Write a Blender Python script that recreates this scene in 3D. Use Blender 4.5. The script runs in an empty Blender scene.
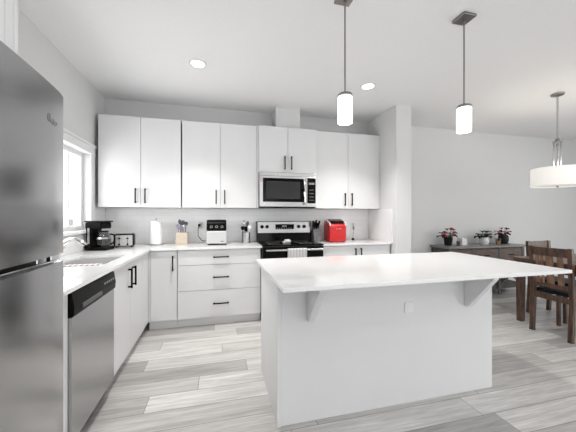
import bpy, bmesh, math, random
from mathutils import Vector, Matrix
random.seed(7)
PI = math.pi
S = bpy.context.scene
C = S.collection

# ------------------------------------------------------------------ camera
YAW = math.atan(71 / 282)
cam_d = bpy.data.cameras.new('camera'); cam = bpy.data.objects.new('camera', cam_d); C.objects.link(cam)
cam_d.sensor_width = 36; cam_d.lens = 36 * 282 / 576; cam_d.clip_start = 0.05
cam.location = (0, 0, 1.27); cam.rotation_euler = (PI / 2, 0, -YAW)
S.camera = cam
# ------------------------------------------------------------------ world, daylight, exposure
W = bpy.data.worlds.new('sky'); S.world = W; W.use_nodes = True
bg = W.node_tree.nodes['Background']
bg.inputs[0].default_value = (0.93, 0.965, 1.0, 1); bg.inputs[1].default_value = 1.6
XR0 = 7.6
def area(name, loc, rot, sx, sy, power, col=(1, 0.99, 0.98)):
    d = bpy.data.lights.new(name, 'AREA'); d.shape = 'RECTANGLE'; d.size = sx; d.size_y = sy; d.energy = power; d.color = col
    o = bpy.data.objects.new(name, d); C.objects.link(o); o.location = loc; o.rotation_euler = rot
    return o
# daylight through the kitchen window; rear and side lamps are fill at added windows
area('kitchen_window_daylight', (-1.62, 2.78, 1.52), (0, -PI / 2, 0), 0.8, 1.4, 13)
area('added_rear_fill', (0.6, -3.42, 1.2), (PI / 2 + .15, 0, 0), 3.0, 1.8, 7)
area('added_rear_fill', (5.0, -3.42, 1.2), (PI / 2 + .15, 0, 0), 2.6, 1.8, 18)
area('added_side_fill', (XR0 + .22, -0.4, 1.35), (0, PI / 2 + .15, 0), 1.8, 3.2, 50)
for _x, _y in ((-.1, .3), (1.7, -.2), (3.7, .6), (5.6, 1.8), (.6, -1.8), (3.2, -1.8)):  # unseen fill disks added under the ceiling, no fixtures
    _l = area('added_ceiling_fill', (_x, _y, 2.725), (0, 0, 0), .3, .3, 6.5, (1, .99, .98)); _l.data.shape = 'DISK'
S.view_settings.view_transform = 'Standard'; S.view_settings.look = 'None'
S.view_settings.gamma = 1; S.view_settings.use_curve_mapping = False
S.view_settings.exposure = 0.40

# ------------------------------------------------------------------ materials
MATS = {}
def nt(name):
    m = bpy.data.materials.new(name); m.use_nodes = True
    return m, m.node_tree.nodes, m.node_tree.links, m.node_tree.nodes['Principled BSDF']
def mat(name, col, rough=0.5, metal=0.0, noise=0.0, nscale=20, stretch=(1, 1, 1), bump=0.0, emit=0, spec=0.5, coat=0, trans=0, col2=None):
    if name in MATS: return MATS[name]
    m, N, L, p = nt(name)
    p.inputs['Roughness'].default_value = rough; p.inputs['Metallic'].default_value = metal
    p.inputs['Specular IOR Level'].default_value = spec
    p.inputs['Coat Weight'].default_value = coat
    p.inputs['Transmission Weight'].default_value = trans
    tc = N.new('ShaderNodeTexCoord'); mp = N.new('ShaderNodeMapping'); mp.inputs['Scale'].default_value = stretch
    nz = N.new('ShaderNodeTexNoise'); nz.inputs['Scale'].default_value = nscale; nz.inputs['Detail'].default_value = 4
    L.new(tc.outputs['Object'], mp.inputs[0]); L.new(mp.outputs[0], nz.inputs['Vector'])
    rp = N.new('ShaderNodeValToRGB')
    c2 = col2 or tuple(min(1, c * (1 + noise)) for c in col); c1 = col if col2 else tuple(c * (1 - noise) for c in col)
    rp.color_ramp.elements[0].position = 0.3; rp.color_ramp.elements[1].position = 0.7
    rp.color_ramp.elements[0].color = (*c1, 1); rp.color_ramp.elements[1].color = (*c2, 1)
    L.new(nz.outputs['Fac'], rp.inputs[0]); L.new(rp.outputs[0], p.inputs['Base Color'])
    if bump:
        b = N.new('ShaderNodeBump'); b.inputs['Strength'].default_value = bump; b.inputs['Distance'].default_value = 0.002
        L.new(nz.outputs['Fac'], b.inputs['Height']); L.new(b.outputs[0], p.inputs['Normal'])
    if emit:
        L.new(rp.outputs[0], p.inputs['Emission Color']); p.inputs['Emission Strength'].default_value = emit
    MATS[name] = m
    return m
wall_m = mat('wall_paint', (0.70, 0.70, 0.70), 0.85, noise=0.015, nscale=60, bump=0.1)
ceil_m = mat('ceiling_paint', (0.86, 0.86, 0.86), 0.9, noise=0.015, nscale=90, bump=0.5)
white_m = mat('white_trim', (0.82, 0.82, 0.82), 0.45, noise=0.005)
cab_m = mat('cabinet_white', (0.75, 0.75, 0.755), 0.38, noise=0.008, nscale=5)
carc_m = mat('cabinet_carcass', (0.66, 0.66, 0.665), 0.5, noise=0.008, nscale=5)
quartz_m = mat('white_quartz', (0.86, 0.86, 0.86), 0.10, noise=0.02, nscale=240, coat=0.2)
steel_m = mat('brushed_steel', (0.46, 0.46, 0.465), 0.27, 1.0, noise=0.05, nscale=30, stretch=(1, 1, 14), bump=0.05)
steelv_m = mat('fridge_steel', (0.42, 0.42, 0.425), 0.19, 1.0, noise=0.035, nscale=6, stretch=(4, 4, 60), bump=0.03)
steell_m = mat('light_steel', (0.50, 0.495, 0.49), 0.27, 1.0, noise=0.02, nscale=8, stretch=(1, 1, 8))
chrome_m = mat('chrome', (0.80, 0.80, 0.80), 0.08, 1.0)
nickel_m = mat('dark_nickel', (0.30, 0.29, 0.28), 0.3, 1.0, noise=0.05)
black_m = mat('black_metal', (0.004, 0.004, 0.004), 0.45, spec=.08)
blackp_m = mat('black_plastic', (0.003, 0.003, 0.003), 0.35, noise=0.1, spec=.08)
blackg_m = mat('black_glass', (0.003, 0.003, 0.003), 0.08, spec=.14)
sink_m = mat('sink_steel', (0.78, 0.78, 0.78), 0.42, 1.0, noise=.02)
steelf_m = mat('satin_steel', (0.66, 0.66, 0.66), 0.42, 1.0, noise=.04)
slat_m = mat('warm_brown_wood', (0.10, 0.048, 0.028), 0.32, nscale=9, stretch=(5, 5, 0.8), col2=(0.27, 0.15, 0.095))
dgrey_m = mat('dark_grey', (0.09, 0.09, 0.092), 0.5)
grey_m = mat('mid_grey', (0.30, 0.30, 0.30), 0.5)
lgrey_m = mat('pale_grey_marks', (0.6, 0.6, 0.6), 0.5)
red_m = mat('red_plastic', (0.50, 0.010, 0.012), 0.25, noise=0.04, coat=0.2)
redd_m = mat('dark_red_plastic', (0.32, 0.01, 0.012), 0.3, noise=0.04)
paper_m = mat('paper_towel', (0.86, 0.86, 0.86), 0.95, noise=0.02, nscale=150, bump=0.6)
lwood_m = mat('pale_wood', (0.52, 0.44, 0.35), 0.5, nscale=14, stretch=(1, 1, 9), col2=(0.64, 0.56, 0.47))
brown_m = mat('brown_wood', (0.016, 0.009, 0.006), 0.35, nscale=9, stretch=(5, 5, 0.8), col2=(0.13, 0.062, 0.034))
brownh_m = mat('brown_wood_flat', (0.05, 0.025, 0.014), 0.3, nscale=14, stretch=(1, 7, 7), col2=(0.17, 0.09, 0.05))
seat_m = mat('black_leather', (0.008, 0.007, 0.007), 0.4, spec=.15, noise=0.2, bump=0.2)
sbw_m = mat('weathered_grey_wood', (0.03, 0.027, 0.025), 0.5, nscale=10, stretch=(1, 8, 8), col2=(0.10, 0.09, 0.085))
sbt_m = mat('grey_wood_top', (0.16, 0.155, 0.15), 0.35, nscale=10, stretch=(1, 8, 8), col2=(0.30, 0.29, 0.28))
sbd_m = mat('drawer_wood', (0.06, 0.036, 0.027), 0.45, nscale=10, stretch=(1, 8, 8), col2=(0.18, 0.12, 0.095))
leaf_m = mat('green_leaf', (0.008, 0.022, 0.009), 0.6, noise=0.4, nscale=30, spec=.15)
redleaf_m = mat('red_leaf', (0.40, 0.010, 0.03), 0.6, noise=0.4, nscale=30, spec=.1)
dredleaf_m = mat('dark_red_leaf', (0.13, 0.006, 0.016), 0.6, noise=0.5, nscale=30, spec=.1)
pot_m = mat('dark_pot', (0.014, 0.016, 0.018), 0.4, noise=0.2, spec=.2)
wpot_m = mat('white_ceramic', (0.8, 0.8, 0.79), 0.25)
tpot_m = mat('tan_pot', (0.30, 0.2, 0.13), 0.6, noise=0.2)
soil_m = mat('soil', (0.03, 0.02, 0.015), 0.9, noise=0.3)
shade_m = mat('lit_glass_shade', (1.0, 0.97, 0.93), 0.4, emit=1.35)
drum_m = mat('fabric_shade', (0.86, 0.83, 0.79), 0.8, noise=0.02, nscale=120, emit=0.32)
led_m = mat('lit_diffuser', (1, 0.98, 0.95), 0.5, emit=9)
fence_m = mat('fence_paint', (0.35, 0.35, 0.36), 0.8, noise=0.1)
ground_m = mat('snow', (0.85, 0.86, 0.88), 0.9, noise=0.05)
lav_m = mat('lavender_silicone', (0.30, 0.28, 0.36), 0.5)
slate_m = mat('slate_silicone', (0.12, 0.13, 0.16), 0.5)
pink_m = mat('pale_pink', (0.62, 0.45, 0.46), 0.7)

def glass(name, tint=(1, 1, 1), fac=0.07):
    m, N, L, p = nt(name); out = N['Material Output']; N.remove(p)
    t = N.new('ShaderNodeBsdfTransparent'); t.inputs[0].default_value = (*tint, 1)
    g = N.new('ShaderNodeBsdfGlossy'); g.inputs['Roughness'].default_value = 0.03
    fr = N.new('ShaderNodeFresnel'); fr.inputs[0].default_value = 1.45
    mx = N.new('ShaderNodeMixShader'); 
    ge = N.new('ShaderNodeNewGeometry'); iv = N.new('ShaderNodeMath'); iv.operation = 'SUBTRACT'; iv.inputs[0].default_value = 1; L.new(ge.outputs['Backfacing'], iv.inputs[1])
    mu = N.new('ShaderNodeMath'); mu.operation = 'MULTIPLY'; L.new(fr.outputs[0], mu.inputs[0]); L.new(iv.outputs[0], mu.inputs[1])   # only the outer face mirrors
    L.new(mu.outputs[0], mx.inputs[0]); L.new(t.outputs[0], mx.inputs[1]); L.new(g.outputs[0], mx.inputs[2])
    L.new(mx.outputs[0], out.inputs[0]); return m
pane_m = glass('window_glass'); carafe_m = glass('carafe_glass', (0.75, 0.75, 0.75))

def brick_mat(name, w, h, c1, c2, mortar, msize, rough, swap, offset=0.5, grain=None, bump=0.15):
    m, N, L, p = nt(name)
    tc = N.new('ShaderNodeTexCoord'); sx = N.new('ShaderNodeSeparateXYZ'); cb = N.new('ShaderNodeCombineXYZ')
    L.new(tc.outputs['Object'], sx.inputs[0])
    L.new(sx.outputs[swap[1]], cb.inputs[1])
    if grain:                                   # every row of planks starts at its own place
        def mth(op, a, v):
            q = N.new('ShaderNodeMath'); q.operation = op; L.new(a, q.inputs[0]); q.inputs[1].default_value = v; return q.outputs[0]
        row = mth('FLOOR', mth('DIVIDE', sx.outputs[swap[1]], h), 0)
        wn = N.new('ShaderNodeTexWhiteNoise'); wn.noise_dimensions = '1D'; L.new(row, wn.inputs['W'])
        ad0 = N.new('ShaderNodeMath'); L.new(mth('MULTIPLY', wn.outputs['Value'], w), ad0.inputs[0]); L.new(sx.outputs[swap[0]], ad0.inputs[1])
        L.new(ad0.outputs[0], cb.inputs[0])
    else: L.new(sx.outputs[swap[0]], cb.inputs[0])
    b = N.new('ShaderNodeTexBrick'); b.inputs['Scale'].default_value = 1; b.offset = offset; b.offset_frequency = 2
    b.inputs['Brick Width'].default_value = w; b.inputs['Row Height'].default_value = h
    b.inputs['Mortar Size'].default_value = msize; b.inputs['Mortar Smooth'].default_value = 0.3; b.inputs['Bias'].default_value = 0
    b.inputs['Color1'].default_value = (*c1, 1); b.inputs['Color2'].default_value = (*c2, 1); b.inputs['Mortar'].default_value = (*mortar, 1)
    L.new(cb.outputs[0], b.inputs['Vector'])
    col = b.outputs['Color']
    if grain:
        mp = N.new('ShaderNodeMapping'); mp.inputs['Scale'].default_value = grain
        L.new(tc.outputs['Object'], mp.inputs[0])
        for sc, lo, hi in ((1.0, 0.78, 1.12), (3.5, 0.80, 1.10)):
            nz = N.new('ShaderNodeTexNoise'); nz.inputs['Scale'].default_value = sc; nz.inputs['Detail'].default_value = 6
            nz.inputs['Distortion'].default_value = 0.6
            ad = N.new('ShaderNodeVectorMath'); ad.operation = 'ADD'      # shift the grain from plank to plank
            L.new(mp.outputs[0], ad.inputs[0])
            ml = N.new('ShaderNodeVectorMath'); ml.operation = 'SCALE'; ml.inputs['Scale'].default_value = 37
            L.new(b.outputs['Color'], ml.inputs[0]); L.new(ml.outputs[0], ad.inputs[1]); L.new(ad.outputs[0], nz.inputs['Vector'])
            mr = N.new('ShaderNodeMapRange'); mr.inputs[1].default_value = 0.3; mr.inputs[2].default_value = 0.7
            mr.inputs[3].default_value = lo; mr.inputs[4].default_value = hi; L.new(nz.outputs['Fac'], mr.inputs[0])
            vm = N.new('ShaderNodeVectorMath'); vm.operation = 'SCALE'; L.new(col, vm.inputs[0]); L.new(mr.outputs[0], vm.inputs['Scale'])
            col = vm.outputs[0]
    L.new(col, p.inputs['Base Color']); p.inputs['Roughness'].default_value = rough
    bp = N.new('ShaderNodeBump'); bp.invert = True; bp.inputs['Strength'].default_value = bump; bp.inputs['Distance'].default_value = 0.002
    L.new(b.outputs['Fac'], bp.inputs['Height']); L.new(bp.outputs[0], p.inputs['Normal'])
    return m
floor_m = brick_mat('vinyl_plank', 1.22, 0.18, (0.72, 0.705, 0.685), (0.38, 0.37, 0.357), (0.20, 0.19, 0.18), 0.0022, 0.36, (0, 1), 0.0, (1.5, 24, 1), 0.2)
tile_m = brick_mat('subway_tile', 0.20, 0.075, (0.92, 0.92, 0.92), (0.89, 0.89, 0.89), (0.82, 0.82, 0.82), 0.0025, 0.18, (0, 2), 0.5)
tiley_m = brick_mat('subway_tile_side', 0.20, 0.075, (0.92, 0.92, 0.92), (0.89, 0.89, 0.89), (0.82, 0.82, 0.82), 0.0025, 0.18, (1, 2), 0.5)
def stripe_mat(name, a, b, axis, scale):
    m, N, L, p = nt(name); tc = N.new('ShaderNodeTexCoord'); w = N.new('ShaderNodeTexWave')
    w.bands_direction = axis; w.inputs['Scale'].default_value = scale
    r = N.new('ShaderNodeValToRGB'); r.color_ramp.interpolation = 'CONSTANT'
    r.color_ramp.elements[0].color = (*a, 1); r.color_ramp.elements[1].position = 0.6; r.color_ramp.elements[1].color = (*b, 1)
    L.new(tc.outputs['Object'], w.inputs['Vector']); L.new(w.outputs['Fac'], r.inputs[0]); L.new(r.outputs[0], p.inputs['Base Color'])
    p.inputs['Roughness'].default_value = 0.9; return m
towel_m = stripe_mat('striped_towel', (0.75, 0.75, 0.75), (0.30, 0.30, 0.31), 'X', 17)
cloth_m = stripe_mat('striped_dish_cloth', (0.80, 0.79, 0.78), (0.40, 0.31, 0.31), 'X', 9)

# ------------------------------------------------------------------ mesh helpers
class B:
    def __init__(s): s.m = bmesh.new()
    def box(s, x0, x1, y0, y1, z0, z1, bev=0.0):
        t = bmesh.new()
        bmesh.ops.create_cube(t, size=1)
        bmesh.ops.scale(t, vec=(x1 - x0, y1 - y0, z1 - z0), verts=t.verts)
        bmesh.ops.translate(t, vec=((x0 + x1) / 2, (y0 + y1) / 2, (z0 + z1) / 2), verts=t.verts)
        if bev: bmesh.ops.bevel(t, geom=list(t.edges), offset=bev, segments=2, profile=0.5, affect='EDGES')
        return s.add(t)
    def add(s, t):
        me = bpy.data.meshes.new('t'); t.to_mesh(me); t.free(); s.m.from_mesh(me); bpy.data.meshes.remove(me); return s
    def prism(s, pts, axis, a0, a1, bev=0.0):
        t = bmesh.new()
        def P(u, v, w): return {'x': (w, u, v), 'y': (u, w, v), 'z': (u, v, w)}[axis]
        lo = [t.verts.new(P(u, v, a0)) for u, v in pts]; hi = [t.verts.new(P(u, v, a1)) for u, v in pts]
        n = len(pts); t.faces.new(lo); t.faces.new(hi[::-1])
        for i in range(n): t.faces.new((lo[i], hi[i], hi[(i + 1) % n], lo[(i + 1) % n]))
        bmesh.ops.recalc_face_normals(t, faces=t.faces)
        if bev: bmesh.ops.bevel(t, geom=list(t.edges), offset=bev, segments=2, profile=0.5, affect='EDGES')
        return s.add(t)
    def lathe(s, prof, c=(0, 0, 0), seg=28, axis='z'):
        t = bmesh.new(); rings = []
        for r, h in prof:
            if r <= 1e-6: rings.append([t.verts.new((0, 0, h))])
            else: rings.append([t.verts.new((r * math.cos(2 * PI * k / seg), r * math.sin(2 * PI * k / seg), h)) for k in range(seg)])
        for a, b in zip(rings, rings[1:]):
            for k in range(seg):
                j = (k + 1) % seg
                if len(a) == 1 and len(b) == 1: continue
                if len(a) == 1: f = t.faces.new((a[0], b[j], b[k]))
                elif len(b) == 1: f = t.faces.new((a[k], a[j], b[0]))
                else: f = t.faces.new((a[k], a[j], b[j], b[k]))
                f.smooth = True
        if axis == 'x': bmesh.ops.rotate(t, matrix=Matrix.Rotation(PI / 2, 3, 'Y'), verts=t.verts)
        if axis == 'y': bmesh.ops.rotate(t, matrix=Matrix.Rotation(PI / 2, 3, 'X'), verts=t.verts)
        bmesh.ops.translate(t, vec=c, verts=t.verts)
        bmesh.ops.recalc_face_normals(t, faces=t.faces)
        return s.add(t)
    def cyl(s, c, r, h, axis='z', seg=24, r2=None):
        r2 = r if r2 is None else r2; e = min(0.0015, r * 0.2, h * 0.2)
        return s.lathe([(0, 0), (r - e, 0), (r, e), (r2, h - e), (r2 - e, h), (0, h)], c, seg, axis)
    def tube(s, pts, r, seg=8):
        t = bmesh.new(); pts = [Vector(p) for p in pts]; rings = []
        R = r if isinstance(r, (list, tuple)) else [r] * len(pts)
        up = Vector((0, 0, 1))
        for i, p in enumerate(pts):
            d = (pts[min(i + 1, len(pts) - 1)] - pts[max(i - 1, 0)]).normalized()
            a = d.cross(up)
            if a.length < 0.1: a = d.cross(Vector((1, 0, 0)))
            a.normalize(); b = d.cross(a).normalized()
            rings.append([t.verts.new(p + a * R[i] * math.cos(2 * PI * k / seg) + b * R[i] * math.sin(2 * PI * k / seg)) for k in range(seg)])
        for a, b in zip(rings, rings[1:]):
            for k in range(seg):
                t.faces.new((a[k], a[(k + 1) % seg], b[(k + 1) % seg], b[k])).smooth = True
        t.faces.new(rings[0]); t.faces.new(rings[-1][::-1])
        bmesh.ops.recalc_face_normals(t, faces=t.faces)
        return s.add(t)
    def grid(s, axis, us, vs, holes, w0, w1):
        """slab cut in a grid; cells in holes stay open"""
        t = bmesh.new(); V = {}
        def P(u, v, w): return {'x': (w, u, v), 'y': (u, w, v), 'z': (u, v, w)}[axis]
        def g(i, j, k):
            if (i, j, k) not in V: V[(i, j, k)] = t.verts.new(P(us[i], vs[j], (w0, w1)[k]))
            return V[(i, j, k)]
        cells = {(i, j) for i in range(len(us) - 1) for j in range(len(vs) - 1)} - set(holes)
        for i, j in cells:
            for k in (0, 1): t.faces.new((g(i, j, k), g(i + 1, j, k), g(i + 1, j + 1, k), g(i, j + 1, k)))
            for (di, dj, e) in ((-1, 0, ((0, 0), (0, 1))), (1, 0, ((1, 0), (1, 1))), (0, -1, ((0, 0), (1, 0))), (0, 1, ((0, 1), (1, 1)))):
                if (i + di, j + dj) not in cells:
                    (a, b), (c, d) = e
                    t.faces.new((g(i + a, j + b, 0), g(i + c, j + d, 0), g(i + c, j + d, 1), g(i + a, j + b, 1)))
        bmesh.ops.recalc_face_normals(t, faces=t.faces)
        return s.add(t)
OFF = {}
def part(name, b, m, parent=None, label=None, local=False, rot=None):
    me = bpy.data.meshes.new(name)
    off = Vector((0, 0, 0))
    if parent is not None and not local: off = OFF[parent.name]
    if off.length: bmesh.ops.translate(b.m, vec=-off, verts=b.m.verts)
    for e in b.m.edges:
        if len(e.link_faces) != 2 or e.calc_face_angle(0) > .6: e.smooth = False
    b.m.to_mesh(me); b.m.free(); me.materials.append(m)
    o = bpy.data.objects.new(name, me); C.objects.link(o)
    OFF[o.name] = off.copy()
    if parent is not None: o.parent = parent
    if label: o['label'] = label
    return o
def thing(name, label, cat, loc=(0, 0, 0), rz=0, group=None):
    o = bpy.data.objects.new(name, None); C.objects.link(o); o.empty_display_size = 0.1
    o.location = loc; o.rotation_euler = (0, 0, rz); OFF[o.name] = Vector(loc)
    return tag(o, label, cat, group)
def tag(o, label, cat, group=None):
    o['label'] = label; o['category'] = cat
    if group: o['group'] = group
    return o
def struct(name, b, m, parent=None, label=None):
    o = part(name, b, m, parent, label)
    if parent is None: o['kind'] = 'structure'
    return o
def solo(name, b, m, label, cat, origin=(0, 0, 0), group=None):
    """one mesh thing, origin at its base"""
    bmesh.ops.translate(b.m, vec=-Vector(origin), verts=b.m.verts)
    o = part(name, b, m); o.location = origin; OFF[o.name] = Vector(origin)
    return tag(o, label, cat, group)

# ------------------------------------------------------------------ key planes
XL, YB, CH = -1.36, 3.98, 2.74          # left wall, back wall, ceiling height
XR, YF = 7.6, -3.2                      # right wall, wall behind the camera
# ------------------------------------------------------------------ structure
struct('floor', B().box(XL - .15, XR + .15, YF - .15, YB + .15, -0.06, 0), floor_m)
struct('ceiling', B().box(XL - .15, XR + .15, YF - .15, YB + .15, CH, CH + 0.1), ceil_m)
WY0, WY1, WZ0, WZ1 = 2.02, 3.53, 1.12, 1.95
struct('wall_left', B().grid('x', [YF - .15, WY0, WY1, YB + .15], [0, WZ0, WZ1, CH], [(1, 1)], XL - 0.15, XL), wall_m)
struct('wall_back', B().box(XL, XR, YB, YB + .15, 0, CH), wall_m)
struct('wall_right', B().grid('x', [YF - .15, -2.0, 1.2, YB + .15], [0, .4, 2.3, CH], [(1, 1)], XR, XR + .15), wall_m)
struct('wall_front', B().grid('y', [XL, -0.9, 2.1, 3.7, 6.3, XR], [0, 0.35, 2.4, CH], [(1, 1), (3, 1)], YF - .15, YF), wall_m)
struct('wall_partition', B().box(2.30, 2.53, 3.27, YB, 0, CH, 0.002), wall_m)
struct('wall_chase', B().box(0.768, 1.105, 3.72, YB, 2.437, CH), wall_m)
struct('baseboard_back', B().box(2.545, XR - .015, YB - .014, YB - .001, 0, 0.1, 0.003), white_m)
struct('baseboard_right', B().box(XR - .014, XR - .001, YF + .02, YB - .02, 0, 0.1, 0.003), white_m)
struct('baseboard_left', B().box(XL + .001, XL + .014, YF + .02, 0.5, 0, 0.1, 0.003), white_m)
struct('baseboard_partition', B().box(2.531, 2.544, 3.28, YB - .015, 0, 0.1, 0.003), white_m)
struct('trim_1', B().box(XL + .012, 2.29, YB - .010, YB - .001, 0.911, 1.369), tile_m, label='white subway tile backsplash on the back wall')
struct('trim_2', B().box(2.29, 2.299, 3.345, YB - .011, 0.911, 1.369), white_m, label='white splash panel on the side of the partition')
struct('trim_3', B().grid('x', [1.35, 3.655, YB - .011], [0.911, 1.07, 1.369], [(0, 1)], XL + .001, XL + .010), tiley_m, label='white subway tile backsplash under the window')
# kitchen window
def window(name, axis_x, y0, y1, z0, z1, cw, full):
    fr = B()
    xo, xi = axis_x - 0.11, axis_x - 0.06
    fr.grid('x', [y0, y0 + .045, y1 - .045, y1], [z0, z0 + .045, z1 - .045, z1], [(1, 1)], xo, xi)
    w = struct(name, fr, white_m)
    s = B()
    for m0 in full: s.box(xo + .012, xi, m0, m0 + .024, z0 + .045, z1 - .045, 0.003)
    part('mullion', s, white_m, w)
    part('pane', B().box(xo + .02, xo + .026, y0 + .04, y1 - .04, z0 + .04, z1 - .04), pane_m, w)
    part('sill', B().box(axis_x - .05, axis_x + .045, y0 - .09, y1 + .11, z0 - .03, z0 - .001, 0.004), white_m, w)
    c = B()
    c.box(axis_x + .001, axis_x + .018, y0 - cw, y0 - .004, z0, z1 + .01, 0.002); c.box(axis_x + .001, axis_x + .018, y1 + .004, y1 + cw, z0, z1 + .01, 0.002)
    c.box(axis_x + .001, axis_x + .020, y0 - cw, y1 + cw, z1 + .011, z1 + .085, 0.002)
    c.box(axis_x + .001, axis_x + .032, y0 - cw - .01, y1 + cw + .01, z1 + .086, z1 + .112, 0.003)
    c.box(axis_x + .001, axis_x + .028, y0 - cw - .01, y1 + cw + .005, z1 + .001, z1 + .014, 0.002)
    part('casing', c, white_m, w)
    return w
window('window_1', XL, WY0, WY1, WZ0, WZ1, 0.11, [2.60, 3.09, 3.22])
for i, (a, b_) in enumerate(((-0.9, 2.1), (3.7, 6.3))):  # unseen rear windows, added to let light in behind the camera
    f = B().grid('y', [a, a + .06, (a + b_) / 2 - .03, (a + b_) / 2 + .03, b_ - .06, b_], [0.35, 0.41, 2.34, 2.4], [(1, 1), (3, 1)], YF - .12, YF - .06)
    w = struct('window_%d' % (i + 2), f, white_m)
    part('pane', B().box(a + .05, b_ - .05, YF - .09, YF - .085, 0.40, 2.35), pane_m, w)
f = B().grid('x', [-2.0, -1.94, -.43, -.37, 1.14, 1.2], [0.4, 0.46, 2.24, 2.3], [(1, 1), (3, 1)], XR + .06, XR + .12)  # side window out of view, added to brighten the left side
w = struct('window_4', f, white_m)
part('pane', B().box(XR + .085, XR + .09, -1.95, 1.15, 0.45, 2.25), pane_m, w)
# outdoors seen through the kitchen window
struct('ground', B().box(-40, XL - .2, -20, 40, -0.3, -0.1), ground_m)
fn = thing('fence', 'low pale grey fence outside the kitchen window', 'fence', (-7, 9, -0.1))
fb = B()
for k in range(90): fb.box(-7.02, -7.0, 0 + k * .2, 0.16 + k * .2, -0.05, 1.12, 0)
part('board_panel', fb, fence_m, fn)
part('rail', B().box(-6.99, -6.95, 0, 18, 0.95, 1.03).box(-6.99, -6.95, 0, 18, 0.15, 0.23), fence_m, fn)
for k in range(8): part('fence_post', B().box(-7.11, -7.03, .1 + k * 2.4, .2 + k * 2.4, -0.1, 1.2), fence_m, fn)

# ------------------------------------------------------------------ cabinet pieces
def pull(parent, p, d, along, L=0.17):
    """black bar pull: p centre on the door face, d outward direction, along bar direction"""
    p, d, along = Vector(p), Vector(d), Vector(along); b = B(); h = 0.0065
    def bx(c, hx):
        a = [c[i] - hx[i] for i in range(3)]; e = [c[i] + hx[i] for i in range(3)]
        b.box(a[0], e[0], a[1], e[1], a[2], e[2], 0.0012)
    o = Vector((1, 1, 1))
    bx(p + d * 0.028, [abs(along[i]) * L / 2 + (1 - abs(along[i])) * h for i in range(3)])
    for s in (-1, 1):
        bx(p + d * 0.0125 + along * s * (L / 2 - .012), [abs(d[i]) * 0.0125 + (1 - abs(d[i])) * h for i in range(3)])
    part('handle', b, black_m, parent, 'black bar handle')
def slab(t, name, axis, plane, a0, a1, z0, z1, th=0.019):
    """door or drawer front; axis 'y' = faces -Y, 'x' = faces +X. plane = outer face"""
    g = 0.0022
    if axis == 'y': b = B().box(a0 + g, a1 - g, plane, plane + th, z0 + g, z1 - g, 0.0015)
    else: b = B().box(plane - th, plane, a0 + g, a1 - g, z0 + g, z1 - g, 0.0015)
    return part(name, b, cab_m, t)

UB, UT, UY = 1.375, 2.435, 3.640
def upper(label, x0, x1, yf, zb, zt, split, hz, hoff=0.052, L=0.175):
    t = thing('wall_cabinet', label, 'cabinet', ((x0 + x1) / 2, YB - .012, zb), 0, 'white wall cabinets')
    part('cabinet_body', B().box(x0 + .001, x1 - .001, yf + .022, YB - .012, zb, zt, 0.001), carc_m, t)
    for k, (a, b_) in enumerate(((x0, split), (split, x1))):
        d = slab(t, 'door', 'y', yf, a, b_, zb - .004, zt)
        hx = split - hoff if k == 0 else split + hoff
        pull(d, (hx, yf, hz), (0, -1, 0), (0, 0, 1), L)
upper('white double door wall cabinet nearest the window', -1.315, -0.426, UY, UB, UT, -0.870, 1.508)
upper('white double door wall cabinet left of the microwave', -0.412, 0.500, UY, UB, UT, 0.041, 1.508)
upper('short white wall cabinet directly above the microwave', 0.520, 1.296, 3.60, 1.842, 2.437, 0.906, 1.965, 0.045)
upper('white double door wall cabinet right of the microwave', 1.318, 2.262, UY, UB, UT, 1.788, 1.502)
solo('filler_strip', B().box(0.502, 0.518, 3.62, 3.96, UB, UT, .001), cab_m, 'narrow white filler left of the microwave', 'filler panel', (0.51, 3.62, UB))
solo('filler_strip', B().box(1.298, 1.316, 3.62, 3.96, UB, UT, .001), cab_m, 'narrow white filler right of the microwave', 'filler panel', (1.307, 3.62, UB))
solo('filler_strip', B().box(2.264, 2.298, 3.655, 3.96, UB, UT, .001), cab_m, 'narrow white filler between wall cabinet and partition', 'filler panel', (2.28, 3.62, UB))
# cabinet above the fridge
t = thing('wall_cabinet', 'deep white cabinet above the fridge at the left edge', 'cabinet', (-1.06, 0.93, 1.80), 0, 'white wall cabinets')
part('cabinet_body', B().box(XL + .002, -.778, 0.50, 1.31, 1.80, 2.435, .001), carc_m, t)
part('side_panel', B().box(XL + .002, -.756, 1.311, 1.33, 1.78, 2.435, .001), cab_m, t)
part('filler', B().box(-.776, -.758, 1.265, 1.309, 1.80, 2.435, .001), cab_m, t)
for a, b_ in ((0.50, 0.88), (0.88, 1.262)):
    d = slab(t, 'door', 'x', -.757, a, b_, 1.80, 2.435)
    pull(d, (-.757, 0.88 + (-.04 if a < .8 else .04), 1.93), (1, 0, 0), (0, 0, 1))

BY, CT = 3.375, 0.888                  # face of back base doors, underside of worktop
def base_back(name, label, x0, x1, group='white base cabinets'):
    t = thing(name, label, 'cabinet', ((x0 + x1) / 2, 3.7, 0), 0, group)
    part('cabinet_body', B().box(x0 + .001, x1 - .001, BY + .02, YB - .012, 0.1, CT - .001, .001), carc_m, t)
    part('toe_kick', B().box(x0 + .001, x1 - .001, BY + .055, BY + .072, 0, 0.0995), cab_m, t)
    return t
t = base_back('base_cabinet', 'white corner base cabinet with one narrow door, left of the drawers', -0.732, -0.432)
d = slab(t, 'door', 'y', BY, -.712, -.436, .101, CT - .006); pull(d, (-.478, BY, .742), (0, -1, 0), (0, 0, 1))
part('filler', B().box(-.731, -.714, BY + .004, BY + .019, .101, CT - .006), cab_m, t)
t = base_back('drawer_cabinet', 'wide white base cabinet with three drawers left of the stove', -0.430, 0.512)
for z0, z1, hz in ((.708, CT - .006, .797), (.416, .708, .565), (.101, .416, .262)):
    d = slab(t, 'drawer', 'y', BY, -.430, .510, z0, z1); pull(d, (.045, BY, hz), (0, -1, 0), (1, 0, 0), .18)
t = base_back('base_cabinet', 'white double door base cabinet right of the stove', 1.306, 2.296)
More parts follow.
